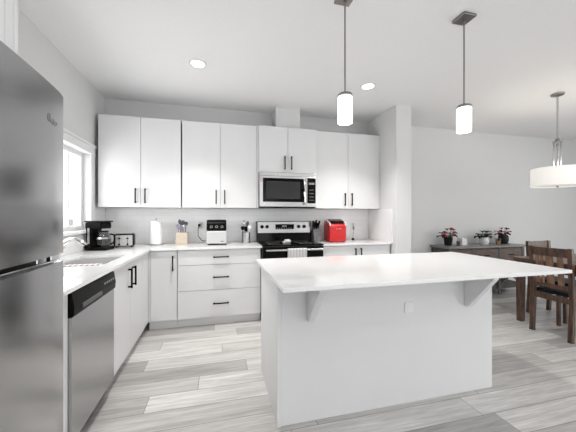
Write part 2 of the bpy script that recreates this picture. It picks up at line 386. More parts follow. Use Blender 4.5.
for a, b_, hx in ((1.308, 1.796, 1.757), (1.796, 2.27, 1.838)):
    d = slab(t, 'door', 'y', BY, a, b_, .101, CT - .006); pull(d, (hx, BY, .765), (0, -1, 0), (0, 0, 1))
# left run
LX = -0.73
def base_left(name, label, y0, y1):
    t = thing(name, label, 'cabinet', (-1.05, (y0 + y1) / 2, 0), 0, 'white base cabinets')
    return t
t = base_left('base_cabinet', 'white sink base cabinet with two doors beside the dishwasher', 2.272, 3.37)
part('cabinet_body', B().grid('z', [XL + .012, -1.25, -.78, LX - .02], [2.274, 2.34, 3.02, YB - .014], [], .1, .62)
     .grid('z', [XL + .012, -1.25, -.78, LX - .02], [2.274, 2.34, 3.02, YB - .014], [(1, 1)], .621, CT - .001), carc_m, t)
part('toe_kick', B().box(-.805, -.788, 2.274, BY + .05, 0, .0995), cab_m, t)
for a, b_, hy in ((2.272, 2.708, 2.650), (2.708, 3.12, 2.768)):
    d = slab(t, 'door', 'x', LX, a, b_, .101, CT - .006); pull(d, (LX, hy, .742), (1, 0, 0), (0, 0, 1))
slab(t, 'filler_panel', 'x', LX, 3.12, 3.371, .101, CT - .006)
t = base_left('base_cabinet', 'narrow white base end panel between fridge and dishwasher', 1.36, 1.69)
part('cabinet_body', B().box(XL + .012, LX - .02, 1.36, 1.648, .1, CT - .001), carc_m, t)
part('side_panel', B().box(XL + .012, LX, 1.63, 1.65, 0, CT - .001, .001).box(LX - .019, LX, 1.36, 1.628, 0.1, CT - .001, .001), cab_m, t)

# dishwasher
t = thing('dishwasher', 'stainless steel dishwasher with black control strip under the left worktop', 'dishwasher', (-1.03, 1.98, 0))
DX = -0.715
part('tub', B().box(XL + .08, -.765, 1.656, 2.266, .02, CT - .004), dgrey_m, t)
dr = part('door', B().prism([(-.762, .105), (DX, .105), (DX, .752), (-.762, .752)], 'y', 1.654, 2.264, .004), steel_m, t)
cp = part('control_panel', B().prism([(-.762, .756), (DX + .008, .756), (DX + .012, .80), (DX, CT - .012), (-.762, CT - .012)], 'y', 1.654, 2.264, .003), blackp_m, t, 'black control strip')
hb = B().prism([(DX + .010, .775), (DX + .020, .778), (DX + .018, .80), (DX + .008, .802)], 'y', 1.74, 2.0, .002)
part('handle', hb, dgrey_m, cp, 'dark pocket handle')
bb = B()
for k in range(5): bb.box(DX + .004, DX + .0105, 2.06 + k * .038, 2.08 + k * .038, .825, .835, .001)
part('button', bb, grey_m, cp).name = 'button_row'
part('toe_kick', B().box(-.80, -.785, 1.656, 2.266, 0, .10), dgrey_m, t, 'dark kick plate')

# worktops
wt = B().grid('z', [XL + .012, -1.20, -.815, -.705, 0.524], [1.352, 2.37, 2.93, 3.35, YB - .012], [(1, 1), (3, 0), (3, 1), (3, 2)], CT, .91)
solo('worktop', wt, quartz_m, 'white L shaped worktop with the sink, running into the window corner', 'worktop', (XL, 1.352, CT))
solo('worktop', B().box(1.302, 2.289, 3.35, YB - .012, CT, .91, .0015), quartz_m, 'short white worktop to the right of the stove', 'worktop', (1.302, 3.35, CT))
# sink
t = thing('sink', 'undermount stainless kitchen sink in the worktop below the window', 'sink', (-1.0, 2.66, .70))
sk = B()
for (x0, x1, y0, y1) in ((-1.212, -1.200, 2.358, 2.942), (-.815, -.803, 2.358, 2.942), (-1.2, -.815, 2.358, 2.37), (-1.2, -.815, 2.93, 2.942)):
    sk.box(x0, x1, y0, y1, .70, CT - .001)
sk.box(-1.2, -.815, 2.37, 2.93, .70, .71)
part('basin', sk, sink_m, t)
part('drain', B().lathe([(0, .711), (.04, .711), (.045, .715), (.03, .7125), (0, .7115)], (-1.0, 2.66, 0)), chrome_m, t)
# tap
t = thing('kitchen_tap', 'chrome low arc kitchen tap behind the sink', 'tap', (-1.275, 2.70, .91))
part('tap_base', B().cyl((-1.275, 2.70, .91), .027, .05), chrome_m, t)
sp = B(); pts = []
for k in range(13):
    a = k / 12; x = -1.275 + .20 * a; z = .955 + .12 * math.sin(PI * (a * .80 + .04)) ** 0.8 
    pts.append((x, 2.70 + .02 * a, z))
sp.tube(pts, [.019] * 8 + [.021] * 5, 14); part('spout', sp, chrome_m, t)
part('spray_tip', B().tube([pts[-1], (pts[-1][0] + .012, pts[-1][1], pts[-1][2] - .03)], .0185, 14), blackp_m, t, 'black spray tip')
part('lever', B().tube([(-1.275, 2.70, .96), (-1.28, 2.78, .985), (-1.275, 2.83, 1.0)], [.012, .008, .006]), chrome_m, t)
# dish cloth along the near edge of the sink
cl = B().prism([(2.33, .9105), (2.374, .9105), (2.374, .83), (2.380, .83), (2.380, .9165), (2.33, .9165)], 'x', -1.19, -.83, .001)
solo('dish_cloth', cl, cloth_m, 'pink and white striped cloth laid over the near edge of the sink', 'cloth', (-1.0, 2.33, .9105))

# ------------------------------------------------------------------ fridge
t = thing('refrigerator', 'large stainless steel refrigerator at the left edge', 'refrigerator', (-1.0, .93, 0))
part('cabinet_body', B().box(XL + .03, -.67, .552, 1.308, .03, 1.745, .004), dgrey_m, t)
def fdoor(z0, z1, name):
    n = 14; y0, y1 = .55, 1.335; pts = [(-.668, y1), (-.668, y0)]
    front = []
    for k in range(n + 1):
        s = k / n; y = y0 + (y1 - y0) * s; front.append((-.600 + .022 * (1 - (2 * s - 1) ** 2) - (.006 if k in (0, n) else 0), y))
    b = B().prism(pts + front, 'z', z0, z1, 0.0)
    bm = b.m
    for f in bm.faces: f.smooth = False
    for f in bm.faces:
        if abs(f.normal.z) < .5 and f.normal.x > .6: f.smooth = True
    return part(name, b, steelv_m, t)
ud = fdoor(1.122, 1.753, 'upper_door'); ld = fdoor(.06, 1.092, 'lower_door')
part('handle_recess', B().box(-.666, -.622, .56, 1.30, 1.0935, 1.1205), blackp_m, t, 'black recess between the doors')
part('trim_strip', B().box(-.620, -.604, .60, 1.29, 1.093, 1.1005, .002), chrome_m, t, 'bright strip along the handle gap')
for a, b_ in ((1.16, 1.215), (1.245, 1.298)): part('hinge', B().box(-.640, -.604, a, b_, 1.101, 1.1205, .002), chrome_m, t, 'bright hinge plate')
part('toe_grille', B().box(-.70, -.66, .56, 1.30, 0, .055), blackp_m, t)
part('top_hinge_cover', B().box(-.68, -.62, 1.20, 1.29, 1.7535, 1.768, .004), dgrey_m, t)
# small script emblem, drawn as a swirl and strokes
def fx(y): s = (y - .55) / .785; return -.600 + .022 * (1 - (2 * s - 1) ** 2) + .0012
em = B()
def stroke(pts, r=.0011): em.tube([(fx(y), y, z) for y, z in pts], r, 6)
stroke([(1.200 + .004 * i, 1.622 + .012 * math.sin(i * 1.0 + 1.5) * (1 - i / 16)) for i in range(16)])
stroke([(1.200 + .012 * math.cos(a_ * .5), 1.626 + .015 * math.sin(a_ * .5)) for a_ in range(2, 10)])
stroke([(1.212 + i * .005, 1.612 + .004 * math.sin(i * 1.7)) for i in range(10)])
part('emblem', em, grey_m, ud, 'small dark script emblem')

# ------------------------------------------------------------------ range
t = thing('stove', 'freestanding stainless electric range with black glass top', 'stove', (.913, 3.65, 0))
SX0, SX1 = .528, 1.298
part('oven_body', B().box(SX0, SX1, 3.355, 3.955, .02, .905, .002), dgrey_m, t)
part('cooktop', B().box(SX0 - .002, SX1 + .002, 3.325, 3.80, .906, .921, .003), blackg_m, t, 'black glass cooktop')
od = part('oven_door', B().box(SX0 + .003, SX1 - .003, 3.320, 3.353, .235, .895, .004), blackg_m, t, 'black oven door')
part('door_trim', B().box(SX0 + .004, SX1 - .004, 3.314, 3.3195, .845, .893, .002), blackp_m, od)
hb = B().tube([(SX0 + .03, 3.262, .862), (SX1 - .03, 3.262, .862)], .013, 12)
for x in (SX0 + .05, SX1 - .05): hb.box(x - .012, x + .012, 3.265, 3.3135, .851, .873, .002)
part('handle', hb, steell_m, od, 'steel bar handle')
part('window', B().box(SX0 + .12, SX1 - .12, 3.316, 3.3195, .42, .74, .001), dgrey_m, od).name = 'oven_window'
part('storage_drawer', B().box(SX0 + .003, SX1 - .003, 3.322, 3.353, .07, .228, .003), steel_m, t)
bgp = part('back_guard', B().prism([(3.84, .922), (3.953, .922), (3.953, 1.195), (3.865, 1.195), (3.845, 1.04)], 'x', SX0, SX1 + .012, .003), blackg_m, t, 'black back guard')
def slope(z): return 3.845 + (z - 1.04) * (.02 / .155)
cpn = part('control_panel', B().prism([(slope(1.035) - .004, 1.035), (slope(1.035), 1.035), (slope(1.188), 1.188), (slope(1.188) - .004, 1.188)], 'x', SX0 + .012, SX1 - .002, .0012), steell_m, t, 'steel control panel')
part('display', B().box(.79, 1.055, slope(1.12) - .010, slope(1.12) - .0035, 1.085, 1.155, .001), blackg_m, cpn, 'black clock display')
dm = B()
for k in range(4): dm.box(.885 + k * .017, .896 + k * .017, slope(1.12) - .0112, slope(1.12) - .0098, 1.12, 1.138)
for k in range(7): dm.box(.805 + k * .034, .820 + k * .034, slope(1.12) - .0112, slope(1.12) - .0098, 1.097, 1.103)
part('display_marks', dm, lgrey_m, cpn)
for x in (.600, .672, 1.125, 1.205):
    k = B().lathe([(0, 0), (.024, 0), (.022, .02), (.018, .024), (0, .024)], (x, slope(1.12) - .004, 1.122), 20, 'y')
    part('knob', k, blackp_m, cpn, 'black knob')
for cx, cy, r in ((.72, 3.68, .085), (1.10, 3.68, .085), (.72, 3.45, .10), (1.10, 3.45, .075)):
    part('burner_ring', B().lathe([(r, .9212), (r + .003, .9218), (r + .006, .9212)], (cx, cy, 0), 40), grey_m, t)
# hand towel on the oven handle and spoon rest
tw = B().prism([(3.2445, .60), (3.2475, .60), (3.2475, .868), (3.252, .877), (3.262, .8795), (3.272, .877), (3.2765, .868), (3.2765, .66), (3.2795, .66), (3.2795, .870), (3.274, .880), (3.262, .883), (3.250, .880), (3.2445, .870)], 'x', .82, 1.055)
solo('hand_towel', tw, towel_m, 'grey and white striped towel over the oven handle', 'towel', (.93, 3.262, .60))
sr = B().lathe([(0, .9225), (.045, .9225), (.06, .94), (.057, .94), (.043, .927), (0, .9265)], (.865, 3.50, 0), 24)
sr.box(.83, .90, 3.43, 3.50, .941, .972, .008)
solo('folded_cloth', sr, wpot_m, 'small white dish with folded cloth on the black cooktop', 'dish', (.865, 3.50, .9225))

# ------------------------------------------------------------------ microwave
t = thing('microwave', 'stainless over the range microwave with black window', 'microwave', (.91, 3.78, 1.382))
MX0, MX1, MY, MZ0, MZ1 = .524, 1.292, 3.575, 1.388, 1.836
part('microwave_body', B().box(MX0, MX1, MY + .03, YB - .012, MZ0, MZ1, .002), dgrey_m, t)
part('vent_strip', B().box(MX0, MX1, MY + .004, MY + .029, MZ1 - .045, MZ1, .002), steell_m, t)
part('bottom_strip', B().box(MX0 + .01, MX1 - .01, MY + .02, MY + .2, MZ0 - .012, MZ0 - .001, .002), blackp_m, t)
dr = part('door', B().box(MX0, 1.146, MY, MY + .028, MZ0 + .002, MZ1 - .047, .004), steell_m, t)
gl = part('window_frame', B().box(MX0 + .045, 1.125, MY - .004, MY - .0005, MZ0 + .065, MZ1 - .075, .002), blackg_m, dr, 'black glass window')
part('inner_screen', B().box(MX0 + .085, 1.065, MY - .0055, MY - .0042, MZ0 + .105, MZ1 - .115), mat('screen_mesh', (.035, .035, .035), .4, spec=.2), dr)
part('handle', B().tube([(1.118, MY - .006, MZ0 + .04), (1.118, MY - .035, MZ0 + .07), (1.118, MY - .045, MZ0 + .2), (1.118, MY - .035, MZ1 - .11), (1.118, MY - .006, MZ1 - .08)], .013, 12), chrome_m, dr, 'curved steel handle')
cpn = part('control_panel', B().box(1.148, MX1, MY, MY + .028, MZ0 + .002, MZ1 - .047, .004), steell_m, t)
part('keypad', B().box(1.165, MX1 - .012, MY - .004, MY - .0005, MZ0 + .05, MZ1 - .06, .002), blackg_m, cpn, 'black keypad')
part('display', B().box(1.185, 1.262, MY - .0055, MY - .0042, MZ0 + .30, MZ0 + .325), grey_m, cpn)
for j in range(4): part('button', B().box(1.19, 1.255, MY - .0055, MY - .0042, MZ0 + .085 + j * .045, MZ0 + .097 + j * .045), dgrey_m, cpn)
part('sticker', B().box(MX0 + .012, MX0 + .040, MY - .0014, MY - .0004, MZ1 - .12, MZ1 - .065), pink_m, dr, 'small pale sticker')

# ------------------------------------------------------------------ island
t = thing('kitchen_island', 'white kitchen island base with plain panels', 'kitchen island', (1.17, 2.0, 0))
part('cabinet_body', B().box(.375, 1.98, 1.66, 2.30, 0, CT - .001, .002), cab_m, t)
part('side_panel', B().box(.354, .3735, 1.664, 2.32, 0, CT - .001, .0015), cab_m, t)
part('corner_trim', B().box(.350, .3735, 1.652, 1.6635, 0.0, CT - .001, .001), cab_m, t)
for x in (.558, 1.745):
    br = B().prism([(1.658, CT - .002), (1.435, CT - .002), (1.435, CT - .03), (1.625, .628), (1.658, .628)], 'x', x - .022, x + .022, .0015)
    part('bracket', br, cab_m, t)
for x, nm in ((.75, 0), (1.17, 1), (1.59, 2)):
    d = part('door', B().box(x - .207, x + .207, 2.301, 2.32, .103, CT - .006, .0015), cab_m, t)
    pull(d, (x + .16, 2.32, .76), (0, 1, 0), (0, 0, 1))
ou = part('outlet_plate', B().box(1.232, 1.298, 1.6535, 1.6595, .615, .685, .002), white_m, t, 'white outlet plate')
part('socket', B().box(1.248, 1.282, 1.6515, 1.6533, .632, .668, .001), white_m, ou)
solo('island_worktop', B().box(.318, 2.300, 1.362, 2.352, CT, .91, .0015), quartz_m, 'long white overhanging worktop on the island', 'worktop', (.33, 1.36, CT))

# ------------------------------------------------------------------ ceiling lights
def pendant(x, y, label):
    t = thing('pendant_light', label, 'pendant light', (x, y, 1.885), 0, 'pendants over the island')
    part('canopy', B().box(x - .056, x + .056, y - .056, y + .056, CT2 - .020, CT2 - .001, .003), nickel_m, t)
    rd = B().cyl((x, y, 2.10), .0055, CT2 - .024 - 2.10).cyl((x, y, CT2 - .045), .012, .02)
    part('rod', rd, nickel_m, t)
    part('cap', B().lathe([(0, 2.102), (.010, 2.102), (.012, 2.088), (.046, 2.086), (.050, 2.080), (.050, 2.068), (0, 2.068)], (x, y, 0)), nickel_m, t)
    part('lamp_shade', B().lathe([(.0, 2.0675), (.044, 2.0675), (.049, 2.062), (.049, 1.896), (.0465, 1.892), (.044, 1.896), (.044, 2.055), (0, 2.058)], (x, y, 0), 36), shade_m, t, 'glowing white glass cylinder')
    l = bpy.data.lights.new('pendant_bulb', 'POINT'); l.energy = 5; l.color = (1, .93, .85); l.shadow_soft_size = .04
    o = bpy.data.objects.new('pendant_bulb', l); C.objects.link(o); o.parent = t; o.location = (0, 0, .06)
CT2 = CH
pendant(.832, 1.74, 'left of the two cylinder pendants above the island')
pendant(1.772, 1.705, 'right of the two cylinder pendants above the island')
for x, y, lb in ((-.178, 2.848, 'round recessed ceiling light nearest the window wall'), (1.656, 2.871, 'round recessed ceiling light right of the left pendant')):
    t = thing('recessed_light', lb, 'ceiling light', (x, y, CH), 0, 'recessed ceiling lights')
    part('trim_ring', B().lathe([(.062, CH - .001), (.085, CH - .001), (.082, CH - .007), (.064, CH - .009)], (x, y, 0), 36), white_m, t)
    part('diffuser', B().lathe([(0, CH - .006), (.061, CH - .006), (.061, CH - .002), (0, CH - .002)], (x, y, 0), 36), led_m, t, 'glowing diffuser')
    l = bpy.data.lights.new('recessed_bulb', 'SPOT'); l.energy = 115; l.color = (1, .97, .93); l.spot_size = 1.7; l.spot_blend = .8; l.shadow_soft_size = .06
    o = bpy.data.objects.new('recessed_bulb', l); C.objects.link(o); o.parent = t; o.location = (0, 0, -.02)
# chandelier over dining table
hx, hy = 3.975, 2.50
t = thing('drum_chandelier', 'white drum chandelier hanging on a chain over the dining table', 'chandelier', (hx, hy, 1.63))
part('canopy', B().lathe([(0, CH - .001), (.065, CH - .001), (.06, CH - .02), (.02, CH - .03), (0, CH - .03)], (hx, hy, 0)), nickel_m, t)
ch = B(); z = CH - .03; k = 0
while z > 2.21:
    pts = []
    for a in range(11):
        q = 2 * PI * a / 10; u = .009 * math.cos(q); w = .020 * math.sin(q)
        pts.append((hx + (u if k % 2 else 0), hy + (0 if k % 2 else u), z - .016 + w))
    ch.tube(pts, .0028, 6); z -= .031; k += 1
part('chain', ch, nickel_m, t)
part('hub', B().lathe([(0, 2.20), (.018, 2.20), (.022, 2.175), (.045, 2.165), (.045, 2.15), (.012, 2.14), (.012, 2.10), (0, 2.10)], (hx, hy, 0)), nickel_m, t)
arm = B()
for a in range(3):
    q = 2 * PI * a / 3 + .5; arm.tube([(hx + .037 * math.cos(q), hy + .037 * math.sin(q), 2.155), (hx + .037 * math.cos(q), hy + .037 * math.sin(q), 1.80)], .0065, 8)
part('stem', arm, steell_m, t)
part('lamp_shade', B().lathe([(.242, 1.632), (.248, 1.628), (.25, 1.632), (.25, 1.842), (.247, 1.846), (.242, 1.842), (.242, 1.634)], (hx, hy, 0), 56), drum_m, t, 'white fabric drum shade')
part('diffuser', B().lathe([(0, 1.642), (.241, 1.642), (.241, 1.638), (.03, 1.636), (0, 1.636)], (hx, hy, 0), 56), drum_m, t)
part('finial', B().lathe([(0, 1.635), (.014, 1.634), (.012, 1.62), (0, 1.612)], (hx, hy, 0)), nickel_m, t)
part('spider', B().box(hx - .243, hx + .243, hy - .004, hy + .004, 1.80, 1.808).box(hx - .004, hx + .004, hy - .243, hy + .243, 1.809, 1.817), nickel_m, t)
l = bpy.data.lights.new('chandelier_bulb', 'POINT'); l.energy = 5; l.color = (1, .93, .85); l.shadow_soft_size = .05
o = bpy.data.objects.new('chandelier_bulb', l); C.objects.link(o); o.parent = t; o.location = (0, 0, .12)

# ------------------------------------------------------------------ worktop items
WZ = .911
# coffee maker: faces local -Y
t = thing('coffee_maker', 'black drip coffee maker with glass carafe by the window', 'coffee maker', (-1.215, 3.40, WZ), PI / 2 - .25)
L_ = dict(local=True)
part('body', B().box(-.085, .085, -.115, .095, 0, .035, .008).box(-.08, .08, .02, .092, .034, .29, .012).box(-.085, .085, -.08, .094, .225, .292, .012), blackp_m, t, local=True)
part('lid', B().box(-.090, .090, -.095, .10, .293, .308, .006), blackp_m, t, local=True)
part('side_strip', B().box(-.084, -.0805, .045, .068, .07, .27, .0015), steell_m, t, 'silver vertical strip', local=True)
ca = part('carafe', B().lathe([(0, .037), (.055, .038), (.072, .07), (.070, .12), (.052, .165), (.048, .19), (.045, .19), (.049, .163), (.066, .12), (.068, .07), (.052, .042), (0, .041)], (0, -.045, 0), 28), carafe_m, t, 'glass carafe', local=True)
part('band', B().lathe([(.0712, .118), (.0735, .118), (.0665, .136), (.064, .136)], (0, -.045, 0), 28), steell_m, ca, local=True)
part('carafe_handle', B().tube([(0, -.115, .165), (0, -.155, .16), (0, -.165, .12), (0, -.15, .075), (0, -.12, .06)], .009, 8), blackp_m, ca, local=True)
part('carafe_lid', B().lathe([(0, .205), (.045, .203), (.05, .191), (0, .191)], (0, -.045, 0)), blackp_m, ca, local=True)
# toaster
t = thing('toaster', 'black and stainless toaster beside the coffee maker', 'toaster', (-1.045, 3.66, WZ), .12)
t.scale = (.76, .9, .93)
part('body', B().box(-.135, .135, -.09, .09, .012, .165, .022), blackp_m, t, local=True)
fr = part('front_panel', B().box(-.105, .120, -.096, -.0905, .022, .15, .004), steelf_m, t, 'steel front panel', local=True)
sl = B()
for x in (-.055, .055):
    sl.box(x - .003, x + .003, -.0975, -.0962, .05, .135)
part('lever_slot', sl, blackp_m, fr, local=True)
for x in (-.055, .055):
    part('lever', B().box(x - .018, x + .018, -.115, -.0978, .105, .117, .003), blackp_m, fr, local=True)
for x in (-.055, .055):
    part('knob', B().lathe([(0, 0), (.013, 0), (.012, .012), (0, .012)], (x, -.0962, .038), 16, 'y'), blackp_m, fr, local=True)
part('bread_slot', B().box(-.10, -.012, -.06, .06, .1652, .1665).box(.012, .10, -.06, .06, .1652, .1665), grey_m, t, local=True)
part('feet', B().box(-.11, -.09, -.07, -.05, 0, .0115).box(.09, .11, -.07, -.05, 0, .0115).box(-.11, -.09, .05, .07, 0, .0115).box(.09, .11, .05, .07, 0, .0115), blackp_m, t, local=True).name = 'foot_set'
# paper towel
x, y = -.735, 3.80
t = thing('paper_towel_holder', 'white paper towel roll on an upright holder in the corner', 'paper towel', (x, y, WZ))
part('base', B().cyl((x, y, WZ), .085, .012), steell_m, t)
part('rod', B().cyl((x, y, WZ + .012), .007, .30).lathe([(0, 0), (.014, 0), (.016, .01), (.012, .02), (0, .022)], (x, y, WZ + .312)), steell_m, t)
part('towel_roll', B().lathe([(.012, .0), (.062, 0), (.065, .004), (.065, .276), (.062, .28), (.012, .28), (.012, 0)], (x, y, WZ + .013), 36), paper_m, t)
# utensil box
def utensils(t, cx, cy, z, n, R, mats, kinds, hmin, hmax):
    for k in range(n):
        f_ = (k / (n - 1)) * 2 - 1; sd = 1 if k % 2 else -1; a = 0 if f_ > 0 else PI
        bx_, by_ = cx + f_ * R * .72, cy + sd * R * .40; h = (hmin, hmax)[k % 2] + .012 * math.sin(k * 2.1)
        tx, ty = cx + f_ * R * 1.3, cy + sd * R * .6
        u = B().tube([(bx_, by_, z + .02), (tx, ty, z + h)], .005, 8)
        q = Vector((tx, ty, z + h)); kind = kinds[k % len(kinds)]
        tb = bmesh.new(); bmesh.ops.create_uvsphere(tb, u_segments=12, v_segments=8, radius=1)
        sx, sz = {'spoon': (.023, .036), 'spatula': (.018, .038), 'ladle': (.027, .028)}[kind]
        for f in tb.faces: f.smooth = True
        bmesh.ops.scale(tb, vec=(sx, .006 if kind != 'ladle' else .02, sz), verts=tb.verts)
        if kind == 'spatula':
            for v in tb.verts: v.co.x = max(-.021, min(.021, v.co.x * 1.3)); v.co.z = max(-.033, min(.033, v.co.z * 1.2))
        bmesh.ops.rotate(tb, matrix=Matrix.Rotation(.45 * f_, 3, 'Y') @ Matrix.Rotation((.35 * sd), 3, 'Z'), verts=tb.verts)
        bmesh.ops.translate(tb, vec=q + Vector((0, 0, .02)), verts=tb.verts)
        u.add(tb)
        mm, word = mats[k % len(mats)]
        yield u, mm, word, kind, (bx_, by_, z + .02)
x, y = -.435, 3.845
bx0 = thing('utensil_box', 'square pale wooden utensil box on the back worktop', 'utensil holder', (x, y, WZ), 0)
part('box_walls', B().box(x - .07, x + .07, y - .06, y - .05, WZ, WZ + .15, .002).box(x - .07, x + .07, y + .05, y + .06, WZ, WZ + .15, .002)
     .box(x - .07, x - .06, y - .0495, y + .0495, WZ, WZ + .15, .002).box(x + .06, x + .07, y - .0495, y + .0495, WZ, WZ + .15, .002)
     .box(x - .0595, x + .0595, y - .0495, y + .0495, WZ, WZ + .01), lwood_m, bx0)
labs = []
for i, (u, mm, word, kind, org) in enumerate(utensils(None, x, y, WZ, 6, .034, [(lav_m, 'lavender grey'), (slate_m, 'dark slate'), (lav_m, 'lavender grey'), (slate_m, 'dark slate'), (steell_m, 'pale steel'), (slate_m, 'dark slate')], ['spatula', 'spoon', 'spoon', 'spatula', 'ladle', 'ladle'], .20, .25)):
    solo('kitchen_' + kind, u, mm, '%s %s standing in the pale wooden utensil box' % (word, kind), kind, org, 'utensils in the wooden box')
x, y = .372, 3.76
cr = B().lathe([(0, 0), (.052, 0), (.055, .003), (.055, .145), (.052, .147), (.050, .145), (.050, .006), (0, .005)], (x, y, WZ), 32)
solo('utensil_crock', cr, steell_m, 'round steel utensil crock beside the stove', 'utensil holder', (x, y, WZ))
for i, (u, mm, word, kind, org) in enumerate(utensils(None, x, y, WZ, 5, .034, [(blackp_m, 'black'), (steell_m, 'steel'), (blackp_m, 'black'), (slate_m, 'dark grey'), (wpot_m, 'white'), (blackp_m, 'black'), (steell_m, 'steel')], ['ladle', 'spoon', 'spatula', 'spoon', 'ladle', 'ladle', 'spatula'], .18, .235)):
    solo('kitchen_' + kind, u, mm, '%s %s standing in the round steel crock by the stove' % (word, kind), kind, org, 'utensils in the steel crock')
# silver and black appliance
x, y = .005, 3.73
t = thing('countertop_appliance', 'silver countertop appliance with black top and control face', 'appliance', (x, y, WZ))
part('body', B().box(x - .135, x + .115, y - .12, y + .13, WZ + .012, WZ + .175, .016), mat('silver_plastic', (.58, .58, .58), .35, .4), t)
part('base', B().box(x - .115, x + .11, y - .11, y + .12, WZ, WZ + .0115, .003), blackp_m, t, 'black base')
tp = part('top_housing', B().prism([(y - .118, WZ + .176), (y + .128, WZ + .176), (y + .12, WZ + .31), (y - .075, WZ + .31), (y - .112, WZ + .27)], 'x', x - .13, x + .11, .012), blackp_m, t, 'black top housing')
ic = B()
for k in range(3): ic.lathe([(.012, 0), (.015, .0), (.015, .002), (.012, .002)], (x - .075 + k * .065, y - .1172, WZ + .225), 20, 'y')
part('dial', ic, lgrey_m, tp).name = 'dial_rings'
part('drawer_line', B().box(x - .06, x + .05, y - .1225, y - .1202, WZ + .05, WZ + .15, .001), mat('silver_plastic', (.58, .58, .58), .35, .4), t).name = 'front_panel'
part('badge', B().box(x + .04, x + .075, y - .1225, y - .1202, WZ + .04, WZ + .048), dgrey_m, t)
part('power_cord', B().tube([(x - .13, y + .10, WZ + .05), (x - .16, y + .08, WZ + .03), (x - .20, y + .03, WZ + .055), (x - .235, y, WZ + .11), (x - .24, y + .06, WZ + .19), (x - .235, YB - .05, WZ + .235), (x - .235, YB - .024, WZ + .235)], .005, 8).box(x - .25, x - .22, YB - .045, YB - .021, WZ + .22, WZ + .25, .003), blackp_m, t)
# wall outlets
def outlet(x, z, lb):
    t = thing('wall_outlet', lb, 'outlet', (x, YB - .011, z - .057), 0, 'backsplash outlets')
    part('plate', B().box(x - .036, x + .036, YB - .0165, YB - .0115, z - .057, z + .057, .002), white_m, t)
    part('socket', B().box(x - .018, x + .018, YB - .0195, YB - .0168, z - .04, z + .04, .001), lgrey_m, t)
outlet(-.21, 1.146, 'white outlet on the tile behind the cord of the silver appliance')
outlet(2.03, 1.12, 'white outlet on the tile right of the red ice maker')
# red ice maker
x, y = 1.612, 3.70
t = thing('ice_maker', 'glossy red countertop ice maker with black lid', 'ice maker', (x, y, WZ), 0)
t.rotation_euler.z = -.10
bd = B().prism([(-.15, .008), (.14, .008), (.14, .29), (.05, .30), (-.12, .255), (-.15, .215)], 'x', -.12, .12, .014)
part('body', bd, red_m, t, 'glossy red housing', local=True)
ld_ = part('lid', B().prism([(-.125, .262), (.045, .307), (.045, .316), (-.10, .290), (-.130, .268)], 'x', -.095, .095, .003), blackg_m, t, 'black lid', local=True)
part('rim', B().prism([(-.15, .222), (-.1535, .228), (-.124, .266), (.048, .312), (.052, .304), (-.12, .258)], 'x', -.118, -.1, .001).prism([(-.15, .222), (-.1535, .228), (-.124, .266), (.048, .312), (.052, .304), (-.12, .258)], 'x', .1, .118, .001), lgrey_m, t, 'pale rim along the lid', local=True)
part('side_panel', B().prism([(-.125, .03), (.12, .03), (.12, .26), (-.02, .235), (-.125, .20)], 'x', -.1245, -.1205), redd_m, t, 'dark red side', local=True)
part('button', B().cyl((-.02, -.151, .185), .006, .004, 'y').cyl((.012, -.151, .185), .006, .004, 'y').box(.035, .04, -.1545, -.151, .178, .194), lgrey_m, t, local=True).name = 'indicator_marks'
part('foot_set', B().box(-.1, -.07, -.12, -.09, 0, .0075).box(.07, .1, -.12, -.09, 0, .0075).box(-.1, -.07, .09, .12, 0, .0075).box(.07, .1, .09, .12, 0, .0075), blackp_m, t, local=True)
# knife block
x, y = 1.372, 3.80
t = thing('knife_block', 'dark knife block with black handled knives right of the stove', 'knife block', (x, y, WZ), 0)
t.scale = (1.15, 1, 1.1)
part('block', B().prism([(-.075, 0), (.075, 0), (.085, .12), (.02, .185), (-.03, .15)], 'x', -.045, .045, .004), mat('smoked_block', (.14, .14, .145), .25, noise=.3), t, local=True)
for i in range(5):
    hx_ = -.032 + (i % 3) * .032; q = .05 if i < 3 else .0
    part('knife_handle', B().tube([(hx_, -.02 + q, .165 + q * .35), (hx_ * 1.3, -.055 + q, .235 + q * .5 + .012 * (i % 2))], [.010, .012], 8), blackp_m, t, local=True)
# dish brush
x, y = 1.975, 3.86
t = thing('bottle_brush', 'thin white brush standing right of the red ice maker', 'brush', (x, y, WZ))
part('base', B().lathe([(0, 0), (.022, 0), (.022, .012), (.014, .03), (0, .032)], (x, y, WZ)), blackp_m, t, 'black base')
part('handle', B().tube([(x, y, WZ + .03), (x + .004, y, WZ + .10), (x + .012, y, WZ + .16)], .004, 8), steell_m, t)
part('brush_head', B().lathe([(0, 0), (.010, .004), (.013, .02), (.010, .045), (0, .05)], (x + .012, y, WZ + .155)), grey_m, t)

